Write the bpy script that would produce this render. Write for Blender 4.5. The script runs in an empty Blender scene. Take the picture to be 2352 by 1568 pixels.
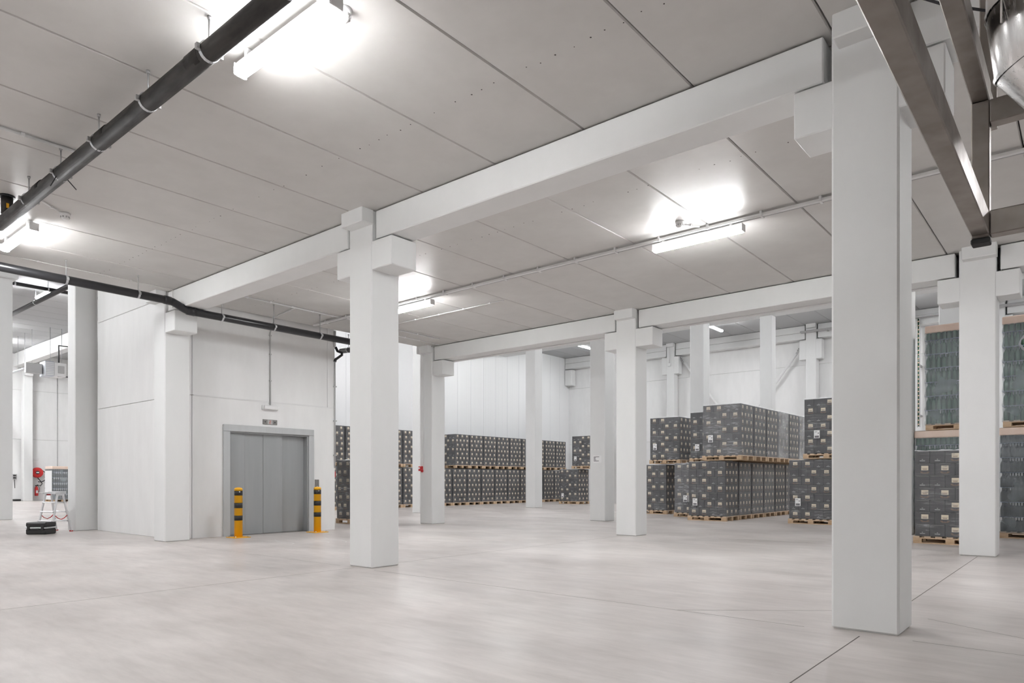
import bpy, bmesh, math, random
from mathutils import Vector, Matrix

random.seed(7)
S = 1.2                     # one layout unit = the camera's height of 1.2 m
sc = bpy.context.scene
COL = sc.collection

# ------------------------------------------------------------------ camera, world, exposure
cam = bpy.data.cameras.new('camera'); camo = bpy.data.objects.new('camera', cam); COL.objects.link(camo)
camo.location = (0, 0, S)
camo.rotation_euler = (math.radians(90), 0, math.radians(39.94))
cam.sensor_width = 36; cam.lens = 24.292; cam.shift_y = 0.13548
cam.clip_start = 0.05; cam.clip_end = 300
sc.camera = camo
w = bpy.data.worlds.new('world'); sc.world = w; w.use_nodes = True
w.node_tree.nodes['Background'].inputs[0].default_value = (0.9, 0.95, 1, 1)
w.node_tree.nodes['Background'].inputs[1].default_value = 0.05
vs = sc.view_settings
vs.view_transform = 'Standard'; vs.look = 'None'; vs.gamma = 1; vs.use_curve_mapping = False
vs.exposure = 0.0
sc.cycles.max_bounces = 5; sc.cycles.diffuse_bounces = 4; sc.cycles.glossy_bounces = 2; sc.cycles.transparent_max_bounces = 10
sc.cycles.use_light_tree = False; sc.cycles.adaptive_threshold = .1; sc.cycles.adaptive_min_samples = 16
LAMP_FRONT, LAMP_REAR, LAMP_SIDE = 184.0, 208.0, 430.0     # emission of the tube diffusers (low hall, tall hall, side hall)

# ------------------------------------------------------------------ materials
M = {}
def mat(name, col, rough=.5, metal=0., noise=None, bump=None, spec=.5, emit=None, trans=0., scale=(1, 1, 1), coat=0., roughn=None):
    m = bpy.data.materials.new(name); m.use_nodes = True; nt = m.node_tree; b = nt.nodes['Principled BSDF']
    b.inputs['Base Color'].default_value = (*col, 1); b.inputs['Roughness'].default_value = rough
    b.inputs['Metallic'].default_value = metal; b.inputs['Specular IOR Level'].default_value = spec
    if trans: b.inputs['Transmission Weight'].default_value = trans
    if coat: b.inputs['Coat Weight'].default_value = coat; b.inputs['Coat Roughness'].default_value = .08
    if emit:
        b.inputs['Emission Color'].default_value = (*emit[0], 1); b.inputs['Emission Strength'].default_value = emit[1]
    if noise or bump or roughn:
        tc = nt.nodes.new('ShaderNodeTexCoord'); mp = nt.nodes.new('ShaderNodeMapping'); mp.inputs['Scale'].default_value = scale
        nt.links.new(tc.outputs['Object'], mp.inputs['Vector'])
        def nz(sca, det=3):
            n = nt.nodes.new('ShaderNodeTexNoise'); n.inputs['Scale'].default_value = sca; n.inputs['Detail'].default_value = det
            n.inputs['Roughness'].default_value = .6
            nt.links.new(mp.outputs[0], n.inputs['Vector']); return n
    if noise:
        sca, c2 = noise[0], noise[1]
        n = nz(sca); r = nt.nodes.new('ShaderNodeValToRGB'); r.color_ramp.elements[0].position = .35; r.color_ramp.elements[1].position = .68
        r.color_ramp.elements[0].color = (*col, 1); r.color_ramp.elements[1].color = (*c2, 1)
        nt.links.new(n.outputs['Fac'], r.inputs[0]); nt.links.new(r.outputs[0], b.inputs['Base Color'])
    if roughn:
        n = nz(roughn[0]); mr = nt.nodes.new('ShaderNodeMapRange'); mr.inputs['From Min'].default_value = .3; mr.inputs['From Max'].default_value = .7
        mr.inputs['To Min'].default_value = roughn[1]; mr.inputs['To Max'].default_value = roughn[2]
        nt.links.new(n.outputs['Fac'], mr.inputs[0]); nt.links.new(mr.outputs[0], b.inputs['Roughness'])
    if bump:
        n = nz(bump[0], 4); bp = nt.nodes.new('ShaderNodeBump'); bp.inputs['Strength'].default_value = bump[1]; bp.inputs['Distance'].default_value = .01
        nt.links.new(n.outputs['Fac'], bp.inputs['Height']); nt.links.new(bp.outputs[0], b.inputs['Normal'])
    M[name] = m; return m

mat('white_concrete', (.79, .795, .79), .55, noise=(2.5, (.815, .82, .815)), scale=(1, 1, .5))
mat('white_wall', (.81, .81, .805), .55, noise=(3, (.85, .85, .845)), scale=(1, 1, .3))
mat('panel_white', (.86, .865, .87), .4)
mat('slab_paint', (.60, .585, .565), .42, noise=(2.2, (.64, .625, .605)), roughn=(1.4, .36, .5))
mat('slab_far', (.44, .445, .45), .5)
mat('dark_gap', (.06, .055, .05), .9)
mat('joint_filler', (.16, .145, .13), .8)
mat('joint_faint', (.36, .335, .315), .7)
mat('black_pvc', (.018, .018, .02), .32)
mat('dusty_pvc', (.022, .021, .02), .5, noise=(6, (.05, .045, .041)), scale=(.5, 2, 2), roughn=(5, .42, .65), spec=.35)
mat('zinc', (.62, .63, .65), .35, .9)
mat('zinc_dull', (.5, .5, .5), .5, .6)
mat('brushed_door', (.36, .375, .38), .42, .3, noise=(7, (.385, .40, .405)), scale=(1, 1, .06))
mat('door_frame', (.52, .535, .54), .42, .25, noise=(7, (.55, .565, .57)), scale=(1, 1, .06))
mat('steel_plate', (.30, .29, .28), .35, .8)
mat('stainless_tube', (.25, .22, .195), .4, .85, noise=(5, (.33, .30, .275)), scale=(1, 1, 1), roughn=(8, .34, .5))
mat('stainless_duct', (.66, .65, .64), .2, 1., noise=(5, (.74, .73, .72)), scale=(9, 9, .6), roughn=(9, .14, .3))
mat('rubber', (.02, .02, .02), .7)
mat('yellow', (.95, .49, .02), .4)
mat('black_stripe', (.02, .02, .02), .45)
mat('white_plastic', (.82, .82, .82), .35)
mat('grey_plastic', (.45, .45, .45), .5)
mat('white_paper', (.88, .88, .88), .7)
mat('ink', (.05, .05, .055), .7)
mat('red_digit', (.5, .12, .08), .5, emit=((1, .18, .1), .12))
mat('red', (.55, .02, .025), .35)
mat('red_bright', (.62, .03, .03), .3)
mat('wood', (.52, .36, .22), .75, noise=(9, (.66, .49, .33)), scale=(1, 1, 3))
mat('wood_pale', (.62, .47, .34), .75, noise=(9, (.72, .57, .43)), scale=(1, 1, 3))
mat('carton', (.062, .063, .066), .5, noise=(6, (.075, .076, .079)))
mat('carton_line', (.26, .25, .24), .6)
mat('cream', (.74, .66, .52), .6)
mat('brown_print', (.20, .13, .095), .6)
mat('logo_print', (.36, .36, .36), .6)
mat('peach_card', (.80, .62, .51), .35, noise=(3, (.84, .68, .58)))
mat('pad_blue', (.36, .41, .62), .3)
mat('bottle_green', (.016, .10, .045), .12, spec=.8, coat=.5)
mat('bottle_dark', (.012, .014, .014), .15, spec=.8, coat=.5)
mat('aluminium', (.72, .72, .73), .35, .75)
mat('case_black', (.022, .022, .022), .45)
mat('copper_pipe', (.05, .05, .05), .5)
mat('alu_fin', (.6, .63, .68), .4, .5)
for nm, st in (('tube_front', LAMP_FRONT), ('tube_rear', LAMP_REAR), ('tube_side', LAMP_SIDE)):
    mat(nm, (.95, .95, .95), .4, emit=((.975, .985, 1), st)); mat(nm + '_edge', (.95, .95, .95), .4, emit=((.975, .985, 1), st * .12))

def film(name, base, streak, tint=(.8, .81, .83), sc_=(3, 3, 1), rough=.16):
    m = bpy.data.materials.new(name); m.use_nodes = True; nt = m.node_tree; nt.nodes.clear()
    out = nt.nodes.new('ShaderNodeOutputMaterial'); mix = nt.nodes.new('ShaderNodeMixShader')
    tr = nt.nodes.new('ShaderNodeBsdfTransparent'); p = nt.nodes.new('ShaderNodeBsdfPrincipled')
    p.inputs['Base Color'].default_value = (*tint, 1); p.inputs['Roughness'].default_value = rough
    tc = nt.nodes.new('ShaderNodeTexCoord'); mp = nt.nodes.new('ShaderNodeMapping'); mp.inputs['Scale'].default_value = sc_
    L = nt.links.new
    def nzz(scale, det, vec):
        n = nt.nodes.new('ShaderNodeTexNoise'); n.inputs['Scale'].default_value = scale; n.inputs['Detail'].default_value = det; n.inputs['Roughness'].default_value = .65
        L(vec, n.inputs['Vector']); return n
    def rng(n, a, b_, c, d):
        mr = nt.nodes.new('ShaderNodeMapRange'); mr.inputs['From Min'].default_value = a; mr.inputs['From Max'].default_value = b_; mr.inputs['To Min'].default_value = c; mr.inputs['To Max'].default_value = d
        L(n.outputs[0], mr.inputs[0]); return mr
    def op(o, a, b_):
        q = nt.nodes.new('ShaderNodeMath'); q.operation = o; q.use_clamp = True; L(a, q.inputs[0])
        if isinstance(b_, float): q.inputs[1].default_value = b_
        else: L(b_, q.inputs[1])
        return q
    L(tc.outputs['Object'], mp.inputs[0])
    wr = nzz(3.2, 4, mp.outputs[0])                       # wrinkles drawn out round the load
    pa = nzz(2.1, 1, tc.outputs['Object'])                # patches where the film is slack
    streaks = op('MULTIPLY', rng(wr, .52, .66, 0, 1).outputs[0], rng(pa, .42, .62, .12, 1).outputs[0])
    fac = op('ADD', op('MULTIPLY', streaks.outputs[0], streak).outputs[0], rng(pa, .3, .7, base * .7, base * 1.3).outputs[0])
    bp = nt.nodes.new('ShaderNodeBump'); bp.inputs['Strength'].default_value = .6; bp.inputs['Distance'].default_value = .03
    L(wr.outputs[0], bp.inputs['Height']); L(bp.outputs[0], p.inputs['Normal'])
    L(fac.outputs[0], mix.inputs[0]); L(tr.outputs[0], mix.inputs[1]); L(p.outputs[0], mix.inputs[2]); L(mix.outputs[0], out.inputs[0])
    M[name] = m
film('film_clear', .07, .30, sc_=(1, 1, 9))
film('film_hazy', .17, .32, sc_=(1, 1, 7))
film('film_milky', .42, .3, sc_=(1.5, 1.5, 5))
film('film_glass', .36, .03, tint=(.48, .53, .56), sc_=(3, 3, .7), rough=.22)
def sheet_film():
    m = bpy.data.materials.new('top_film'); m.use_nodes = True; nt = m.node_tree; nt.nodes.clear(); L = nt.links.new
    out = nt.nodes.new('ShaderNodeOutputMaterial'); a = nt.nodes.new('ShaderNodeBsdfTranslucent'); d = nt.nodes.new('ShaderNodeBsdfDiffuse'); mx = nt.nodes.new('ShaderNodeMixShader')
    a.inputs[0].default_value = d.inputs[0].default_value = (.9, .9, .9, 1); mx.inputs[0].default_value = .4
    L(a.outputs[0], mx.inputs[1]); L(d.outputs[0], mx.inputs[2]); L(mx.outputs[0], out.inputs[0]); M['top_film'] = m
sheet_film()

def floor_material():
    m = bpy.data.materials.new('polished_concrete'); m.use_nodes = True; nt = m.node_tree; b = nt.nodes['Principled BSDF']; L = nt.links.new
    tc = nt.nodes.new('ShaderNodeTexCoord')
    def nz(scale, det, rot, sca, rg=.6):
        mp = nt.nodes.new('ShaderNodeMapping'); mp.inputs['Scale'].default_value = scale; mp.inputs['Rotation'].default_value = (0, 0, rot)
        L(tc.outputs['Object'], mp.inputs[0]); n = nt.nodes.new('ShaderNodeTexNoise')
        n.inputs['Scale'].default_value = sca; n.inputs['Detail'].default_value = det; n.inputs['Roughness'].default_value = rg
        n.inputs['Distortion'].default_value = .25
        L(mp.outputs[0], n.inputs['Vector']); return n
    def ramp(n, a, c1, bb, c2):
        r = nt.nodes.new('ShaderNodeValToRGB'); r.color_ramp.elements[0].position = a; r.color_ramp.elements[1].position = bb
        r.color_ramp.elements[0].color = (*c1, 1); r.color_ramp.elements[1].color = (*c2, 1); L(n.outputs['Fac'], r.inputs[0]); return r
    big = ramp(nz((1, 1, 1), 4, .3, .45, .62), .30, (.585, .535, .512), .70, (.685, .64, .618))
    swirl = ramp(nz((.7, 1.2, 1), 4, .7, .8, .6), .28, (.79, .785, .78), .66, (1.05, 1.05, 1.05))
    fine = ramp(nz((.45, 2.4, 1), 4, .75, 3.2, .74), .3, (.87, .865, .86), .66, (1.04, 1.04, 1.04))
    mx = nt.nodes.new('ShaderNodeMixRGB'); mx.blend_type = 'MULTIPLY'; mx.inputs[0].default_value = 1
    L(big.outputs[0], mx.inputs[1]); L(swirl.outputs[0], mx.inputs[2])
    mx2 = nt.nodes.new('ShaderNodeMixRGB'); mx2.blend_type = 'MULTIPLY'; mx2.inputs[0].default_value = 1
    L(mx.outputs[0], mx2.inputs[1]); L(fine.outputs[0], mx2.inputs[2]); L(mx2.outputs[0], b.inputs['Base Color'])
    rn = nz((.8, 1.3, 1), 2, -.5, 1.0, .55); mr = nt.nodes.new('ShaderNodeMapRange')
    mr.inputs['From Min'].default_value = .3; mr.inputs['From Max'].default_value = .7; mr.inputs['To Min'].default_value = .29; mr.inputs['To Max'].default_value = .42
    L(rn.outputs['Fac'], mr.inputs[0]); L(mr.outputs[0], b.inputs['Roughness'])
    b.inputs['Specular IOR Level'].default_value = .5
    M['polished_concrete'] = m
floor_material()

# ------------------------------------------------------------------ mesh helpers (layout units, scaled to metres on build)
def bx(bm, x0, x1, y0, y1, z0, z1, bev=0., mi=0, seg=1):
    vsn = [bm.verts.new((x, y, z)) for z in (z0, z1) for y in (y0, y1) for x in (x0, x1)]
    F = [(0, 2, 3, 1), (4, 5, 7, 6), (0, 1, 5, 4), (2, 6, 7, 3), (0, 4, 6, 2), (1, 3, 7, 5)]
    fs = [bm.faces.new([vsn[i] for i in f]) for f in F]
    for f in fs: f.material_index = mi
    if bev:
        ed = list({e for f in fs for e in f.edges})
        r = bmesh.ops.bevel(bm, geom=ed, offset=bev, segments=seg, affect='EDGES', profile=.5)
        for f in r['faces']: f.material_index = mi
    return fs
def obar(bm, p, q, wd, dp, up=(0, 0, 1), mi=0, bev=0.):
    """rectangular bar from p to q, wd across, dp along 'up'"""
    p, q = Vector(p), Vector(q); d = (q - p); L = d.length; d.normalize(); u = Vector(up); s = d.cross(u).normalized(); u = s.cross(d).normalized()
    b2 = bmesh.new(); bx(b2, -wd / 2, wd / 2, 0, L, -dp / 2, dp / 2, bev, mi)
    mtx = Matrix.Translation(p) @ Matrix((s, d, u)).transposed().to_4x4(); b2.transform(mtx); merge(bm, b2)
def merge(bm, b2):
    me = bpy.data.meshes.new('tmp'); b2.to_mesh(me); b2.free(); bm.from_mesh(me); bpy.data.meshes.remove(me)
def tube(bm, pts, r, seg=12, mi=0, cap=True):
    pts = [Vector(p) for p in pts]; rings = []; n = len(pts)
    d0 = (pts[1] - pts[0]).normalized(); a = d0.orthogonal().normalized()
    for i, p in enumerate(pts):
        if i == 0: t = d0
        elif i == n - 1: t = (pts[i] - pts[i - 1]).normalized()
        else: t = ((pts[i] - pts[i - 1]).normalized() + (pts[i + 1] - pts[i]).normalized()).normalized()
        a = (a - t * a.dot(t)).normalized(); b = t.cross(a)
        k = 1.
        if 0 < i < n - 1:
            c = t.dot((pts[i] - pts[i - 1]).normalized()); k = 1 / max(c, .5)
        rr = r[i] if isinstance(r, (list, tuple)) else r
        rings.append([bm.verts.new(p + (a * math.cos(2 * math.pi * j / seg) + b * math.sin(2 * math.pi * j / seg)) * rr) for j in range(seg)])
    for i in range(n - 1):
        for j in range(seg):
            f = bm.faces.new((rings[i][j], rings[i][(j + 1) % seg], rings[i + 1][(j + 1) % seg], rings[i + 1][j])); f.material_index = mi; f.smooth = True
    if cap:
        f = bm.faces.new(rings[0][::-1]); f.material_index = mi; f = bm.faces.new(rings[-1]); f.material_index = mi
def lathe(bm, prof, seg=16, c=(0, 0, 0), mi=0):
    rings = []
    for (r, z) in prof:
        rings.append([bm.verts.new((c[0] + r * math.cos(2 * math.pi * j / seg), c[1] + r * math.sin(2 * math.pi * j / seg), c[2] + z)) for j in range(seg)])
    for i in range(len(prof) - 1):
        for j in range(seg):
            f = bm.faces.new((rings[i][j], rings[i][(j + 1) % seg], rings[i + 1][(j + 1) % seg], rings[i + 1][j])); f.material_index = mi; f.smooth = True
    f = bm.faces.new(rings[0][::-1]); f.material_index = mi; f = bm.faces.new(rings[-1]); f.material_index = mi
def quad(bm, pts, mi=0):
    f = bm.faces.new([bm.verts.new(p) for p in pts]); f.material_index = mi; return f
def mesh(name, bm, mats):
    bm.transform(Matrix.Scale(S, 4)); me = bpy.data.meshes.new(name); bm.normal_update(); bm.to_mesh(me); bm.free()
    for m in ([mats] if isinstance(mats, str) else mats): me.materials.append(M[m])
    return me
def link(name, me, parent=None, loc=(0, 0, 0), rz=0.):
    o = bpy.data.objects.new(name, me); COL.objects.link(o)
    o.location = Vector(loc) * S; o.rotation_euler = (0, 0, rz)
    if parent: o.parent = parent
    return o
def obj(name, bm, mats, parent=None, loc=(0, 0, 0), rz=0.): return link(name, mesh(name, bm, mats), parent, loc, rz)
def tag(o, label, cat, group=None):
    o['label'] = label; o['category'] = cat
    if group: o['group'] = group
    return o
def thing(name, label, cat, loc=(0, 0, 0), rz=0., group=None): return tag(link(name, None, None, loc, rz), label, cat, group)
def struct(name, bm, mats, parent=None, label=None):
    o = obj(name, bm, mats, parent)
    if not parent: o['kind'] = 'structure'
    if label: o['label'] = label
    return o
def B(*a, **k):
    bm = bmesh.new(); bx(bm, *a, **k); return bm
def T(pts, r, seg=12):
    bm = bmesh.new(); tube(bm, pts, r, seg); return bm

# ------------------------------------------------------------------ the setting
CE, TH = 4.056, 7.15                # ceiling heights of the low hall and the tall halls
XE, YR, YS, XR = -11.8, 11.30, -6.0, 6.0   # low hall: left edge, rear edge, south wall, right wall
XL, YB, XW = -20.39, 28.9, -40.0    # tall hall left wall, back wall, far end wall

bm = bmesh.new(); bx(bm, XW - .3, XR + .3, YS - .3, YB + .3, -.15, 0)
floor = struct('floor', bm, 'polished_concrete', label='pale polished concrete floor with grey cloudy patches')
def joint(x0, y0, x1, y1, wd=.006):
    d = Vector((x1 - x0, y1 - y0, 0)); n = Vector((-d.y, d.x, 0)).normalized() * wd / 2; b = bmesh.new()
    p, q = Vector((x0, y0, 0)), Vector((x1, y1, 0)); a = [p - n, q - n, q + n, p + n]
    lo = [b.verts.new(v + Vector((0, 0, .0002))) for v in a]; hi = [b.verts.new(v + Vector((0, 0, .0012))) for v in a]
    b.faces.new(hi); b.faces.new(lo[::-1])
    for i in range(4): b.faces.new((lo[i], lo[(i + 1) % 4], hi[(i + 1) % 4], hi[i]))
    obj('floor_joint', b, 'joint_filler' if wd > .005 else 'joint_faint', floor)
joint(-1.137, YS, -1.137, 4.83); joint(-1.137, 5.5, -1.137, 10.85); joint(-6.45, 5.5, -6.45, 10.8, .003); joint(-6.45, YS, -6.45, 4.9, .003)
joint(-11.3, 4.92, -6.75, 4.92, .003); joint(-6.1, 4.9, -1.5, 4.9, .0035); joint(-.85, 4.9, XR, 4.9, .0035); joint(-5.9, 11.5, -1.5, 11.45, .003)
joint(-2.45, 4.9, -1.14, 5.95, .003); joint(-.9, 5.75, .6, 4.9, .0035)

# --- ceiling of the low hall: prestressed planks with chamfered joints
bm = bmesh.new(); bx(bm, XE, XR + .2, YS - .2, YR, CE + .14, CE + .24)
ceiling = struct('ceiling', bm, 'dark_gap', label='grey painted concrete plank ceiling of the low hall')
def planks(xs, y0, y1, name='ceiling_plank', z=CE, m='slab_paint', par=None):
    for a, b_ in zip(xs[:-1], xs[1:]):
        b = bmesh.new(); g = .005; c = .012
        pr = [(a + g, z + .13), (a + g, z + c), (a + g + c * .6, z), (b_ - g - c * .6, z), (b_ - g, z + c), (b_ - g, z + .13)]
        lo = [b.verts.new((x, y0, zz)) for x, zz in pr]; hi = [b.verts.new((x, y1, zz)) for x, zz in pr]
        b.faces.new(lo); b.faces.new(hi[::-1])
        for i in range(6): b.faces.new((lo[i], hi[i], hi[(i + 1) % 6], lo[(i + 1) % 6]))
        bmesh.ops.recalc_face_normals(b, faces=b.faces)
        obj(name, b, m, par or ceiling)
planks([XE, -10.53, -9.52, -8.50, -7.46, -6.46, -5.435, -4.415, -3.386, -2.37, -1.352, -.335, .68, 1.7, 2.72, 3.73, 4.75, XR], YS, 5.165)
planks([XE, -10.65, -9.62, -8.60, -7.58, -6.56, -5.55, -4.516, -3.506, -2.485, -1.493, -.475, .54, 1.56, 2.57, 3.59, 4.61, XR], 5.18, 11.09)
b = bmesh.new()
for k in range(78):
    x = -11.2 + k * .14 + random.uniform(-.02, .02); 
    for y in (3.95 + .009 * (x + 9), 6.4):
        if random.random() < .72:
            r = random.uniform(.004, .008); lathe(b, [(r, 0), (r, .003)], 6, (x, y + random.uniform(-.015, .015), CE - .0012))
o = obj('drilled_weep_holes', b, 'dark_gap', ceiling); o['kind'] = 'stuff'

# --- tall halls: ceiling, walls
bm = bmesh.new(); bx(bm, XW - .2, XR + .2, YR - .02, YB + .2, TH + .1, TH + .3); bx(bm, XW - .2, XE + .1, YS - .2, YR - .02, TH + .1, TH + .3)
ceil2 = struct('ceiling_tall_hall', bm, 'dark_gap', label='high grey ceiling of the storage hall behind')
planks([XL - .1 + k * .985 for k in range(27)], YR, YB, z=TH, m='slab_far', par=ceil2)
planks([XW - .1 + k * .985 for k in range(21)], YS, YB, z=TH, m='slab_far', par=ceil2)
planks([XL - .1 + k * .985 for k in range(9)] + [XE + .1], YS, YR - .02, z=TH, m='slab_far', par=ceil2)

def wallpan(name, x0, x1, y0, y1, label, cuts, axis, zs=(0, TH), m='white_wall', bev=.008):
    """wall core plus panels: cuts along the axis, zs the panel heights"""
    t = .05
    bm = bmesh.new(); bx(bm, x0, x1, y0, y1, 0, zs[-1]); wl = struct(name, bm, 'joint_filler', label=label)
    return wl
def panels(par, axis, face, sgn, cuts, zs, m, th=.03, bev=.007, name='wall_panel'):
    for a, c in zip(cuts[:-1], cuts[1:]):
        for z0, z1 in zip(zs[:-1], zs[1:]):
            g = .003
            lo, hi = (face, face + sgn * th) if sgn > 0 else (face - th, face)
            if axis == 'x': b = B(lo, hi, a + g, c - g, z0 + (g if z0 else 0), z1 - g, bev=bev)
            else: b = B(a + g, c - g, lo, hi, z0 + (g if z0 else 0), z1 - g, bev=bev)
            obj(name, b, m, par)

# left wall of the tall hall: upright insulated panels
wl = struct('wall_left', B(XL - .2, XL - .03, 13.5, YB, 0, TH + .1), 'joint_filler', label='bright white ribbed panel wall behind the pallets')
cuts = [13.5 + .81 * k for k in range(20)]; cuts[-1] = YB
for a, c in zip(cuts[:-1], cuts[1:]):
    b = bmesh.new(); n = 12; pr = []
    for k in range(n):
        y0 = a + .004 + (c - a - .008) * k / n; y1 = a + .004 + (c - a - .008) * (k + 1) / n; q = (y1 - y0) * .12
        pr += [(XL - .003, y0), (XL, y0 + q), (XL, y1 - q), (XL - .003, y1)]
    lo = [b.verts.new((x, y, 0)) for x, y in pr]; hi = [b.verts.new((x, y, TH)) for x, y in pr]
    for i in range(len(pr) - 1): b.faces.new((lo[i], lo[i + 1], hi[i + 1], hi[i]))
    bk = [b.verts.new((XL - .03, a + .004, 0)), b.verts.new((XL - .03, c - .004, 0)), b.verts.new((XL - .03, c - .004, TH)), b.verts.new((XL - .03, a + .004, TH))]
    b.faces.new((bk[0], lo[0], hi[0], bk[3])); b.faces.new((lo[-1], bk[1], bk[2], hi[-1]))
    bmesh.ops.recalc_face_normals(b, faces=b.faces)
    obj('wall_panel', b, 'panel_white', wl)
# back wall: precast panels between the far columns
wb = struct('wall_back', B(XL - .2, XR + .2, YB, YB + .2, 0, TH + .1), 'joint_filler', label='white precast panel wall at the back of the tall hall')
panels(wb, 'y', YB, -1, [XL, -14.5, -8.45, -2.4, 3.6, XR + .2], [0, 2.8, 5.62, TH], 'white_wall')
# far end wall of the side hall, its north wall, the unseen closing walls
we = struct('wall_end', B(XW - .2, XW, YS - .2, 13.7, 0, TH + .1), 'joint_filler', label='white panel wall at the far end of the side hall')
panels(we, 'x', XW, 1, [YS, 1.5, 5.9, 10.6, 13.5], [0, 3.0, 5.4, TH], 'white_wall')
wn = struct('wall_north', B(XW, XL - .03, 13.5, 13.7, 0, TH + .1), 'white_wall')
ws = struct('wall_south', B(XW - .2, XR + .2, YS - .2, YS, 0, TH + .1), 'white_wall')
wr = struct('wall_right', B(XR, XR + .2, YS, YB + .2, 0, TH + .1), 'white_wall')
# walls that stand on the low hall's roof
wu = struct('wall_upper_rear', B(XE + .03, XR, 11.275, 11.375, 3.722, TH + .1), 'white_wall', label='white panel wall standing above the rear beam')
wv = struct('wall_upper_left', B(XE + .03, XE + .12, YS, 11.275, CE + .02, TH + .1), 'white_wall')
# lift block
bm = bmesh.new(); bx(bm, -15.26, -12.05, 5.31, 8.51, 0, TH + .1); bx(bm, -12.05, -11.88, 5.31, 6.25, 0, TH + .1); bx(bm, -12.05, -11.88, 7.88, 8.51, 0, TH + .1); bx(bm, -12.05, -11.88, 6.25, 7.88, 1.88, TH + .1)
lw = struct('wall_lift', bm, 'joint_filler', label='white concrete lift shaft beside the corner column')
panels(lw, 'x', -11.88, 1, [5.40, 5.58], [0, 2.47, TH], 'white_wall')
panels(lw, 'x', -11.88, 1, [5.58, 8.33], [2.47, TH], 'white_wall')
panels(lw, 'x', -11.88, 1, [8.33, 8.51], [2.47, TH], 'white_wall')
b = bmesh.new(); g = .003
bx(b, -11.88, -11.85, 5.583, 6.15, 0, 2.467); bx(b, -11.88, -11.85, 7.98, 8.507, 0, 2.467); bx(b, -11.88, -11.85, 6.15, 7.98, 1.975, 2.467)
obj('wall_panel', b, 'white_wall', lw)
panels(lw, 'y', 5.31, -1, [-15.24, -11.91], [0, 2.42, 4.14, TH], 'white_wall')
# white aluminium strip along the wall's panel joint, upright corner strip
obj('joint_strip', B(-11.852, -11.84, 5.60, 8.49, 2.462, 2.476), 'white_plastic', lw)

# ------------------------------------------------------------------ columns and beams
CW = .41
def column(xm, ym, label, top=CE + .1, corb=(), cap=True, zc=(3.39, 3.712), capz=None, wd=CW, group='white concrete columns', capdir='front', skip=None, dep=None):
    dp = dep or wd
    t = thing('concrete_column', label, 'column', (xm - wd / 2, ym + dp / 2, 0), group=group); h = wd / 2; hy = dp / 2
    obj('shaft', B(-h, h, -hy, hy, 0, top, bev=.014), 'white_concrete', t)
    if cap:
        z0, z1 = capz or (3.898, CE + .02)
        obj('cap_block', B(-h + .045, h + .015, -hy - .15, -hy + .02, z0, z1, bev=.008), 'white_concrete', t)
    for s in corb:
        x0, x1 = (h - .02, h + .335) if s > 0 else (-h - .25, -h + .02)
        if s == 3: x0, x1 = (h - .02, h + .25)
        if s == 2: x0, x1 = (h - .02, h + .21)
        obj('corbel', B(x0, x1, -hy + .008, hy - .035, zc[0], zc[1], bev=.008), 'white_concrete', t)
    return t
def beam(x0, x1, y0, y1, z0, z1, label, group='white concrete beams', strips=True):
    o = obj('concrete_beam', B(-(x1 - x0) / 2, (x1 - x0) / 2, -(y1 - y0) / 2, (y1 - y0) / 2, 0, z1 - z0, bev=.009), 'white_concrete', None, ((x0 + x1) / 2, (y0 + y1) / 2, z0))
    return tag(o, label, 'beam', group)
column(-.938, 4.98, 'large white concrete column nearest the camera, at the right', corb=(3, -1))
column(-6.245, 4.98, 'white concrete column right of the yellow bollards, front row', corb=(1, -1))
column(-11.495, 4.97, 'white corner column against the lift shaft wall', corb=(1,))
column(-15.37, 4.92, 'tall white column left of the lift shaft, beside the stepladder', top=TH, cap=False)
cl = column(-21.05, 4.92, 'white column cut by the left edge of the photo', top=TH, cap=False)
obj('cap_block', B(-.3, .33, -.3, .3, 6.12, 6.32, bev=.01), 'white_concrete', cl)
column(-.938, 10.91, 'white column standing between the two green bottle stacks', corb=(3, -1))
column(-6.24, 10.90, 'white rear-row column left of the stacked dark cartons', corb=(1, -1))
column(-11.5, 10.90, 'white column carrying the small red fire call point', corb=(1,))
for (x, y, lb) in ((-9.07, 14.36, 'white column with a white paper notice taped to it'), (-15.6, 14.36, 'slim white column just left of the one with the red call point'),
                   (-15.45, 19.75, 'slim white column in front of the long carton row on the wall'), (-8.98, 19.75, 'tall white column rising behind the left end of the long carton block'),
                   (-2.42, 19.75, 'bright white column rising behind the left green bottle stack'), (-15.2, 25.5, 'far white column almost hidden behind the column with the notice')):
    column(x, y, lb, top=TH, cap=False, wd=.44)
column(-2.52, 14.36, 'white column seen as a narrow strip right of the large column', top=TH, cap=False, wd=.44)
column(-8.27, 23.55, 'tall white column rising behind the right part of the long carton block', top=6.6, cap=False, wd=.40)
zf = (5.78, 6.55)
column(-14.33, 28.45, 'far wall column with corbels, left of the steel braces', top=TH, corb=(2, -1), zc=zf, capz=(6.99, TH), wd=.37, group='columns at the far wall')
column(-8.26, 28.45, 'far wall column with corbels, right of the steel braces', top=TH, corb=(2, -1), zc=zf, capz=(6.99, TH), wd=.39, group='columns at the far wall')
column(-2.2, 28.45, 'far wall column behind the bright column by the bottles', top=TH, corb=(2, -1), zc=zf, capz=(6.99, TH), wd=.39, group='columns at the far wall')
column(-39.45, 10.43, 'white column at the far end wall beside the red hose reel', top=TH - .6, cap=False, wd=.38, corb=(2,), zc=(6.05, 6.4), group='columns at the far wall')

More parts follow.
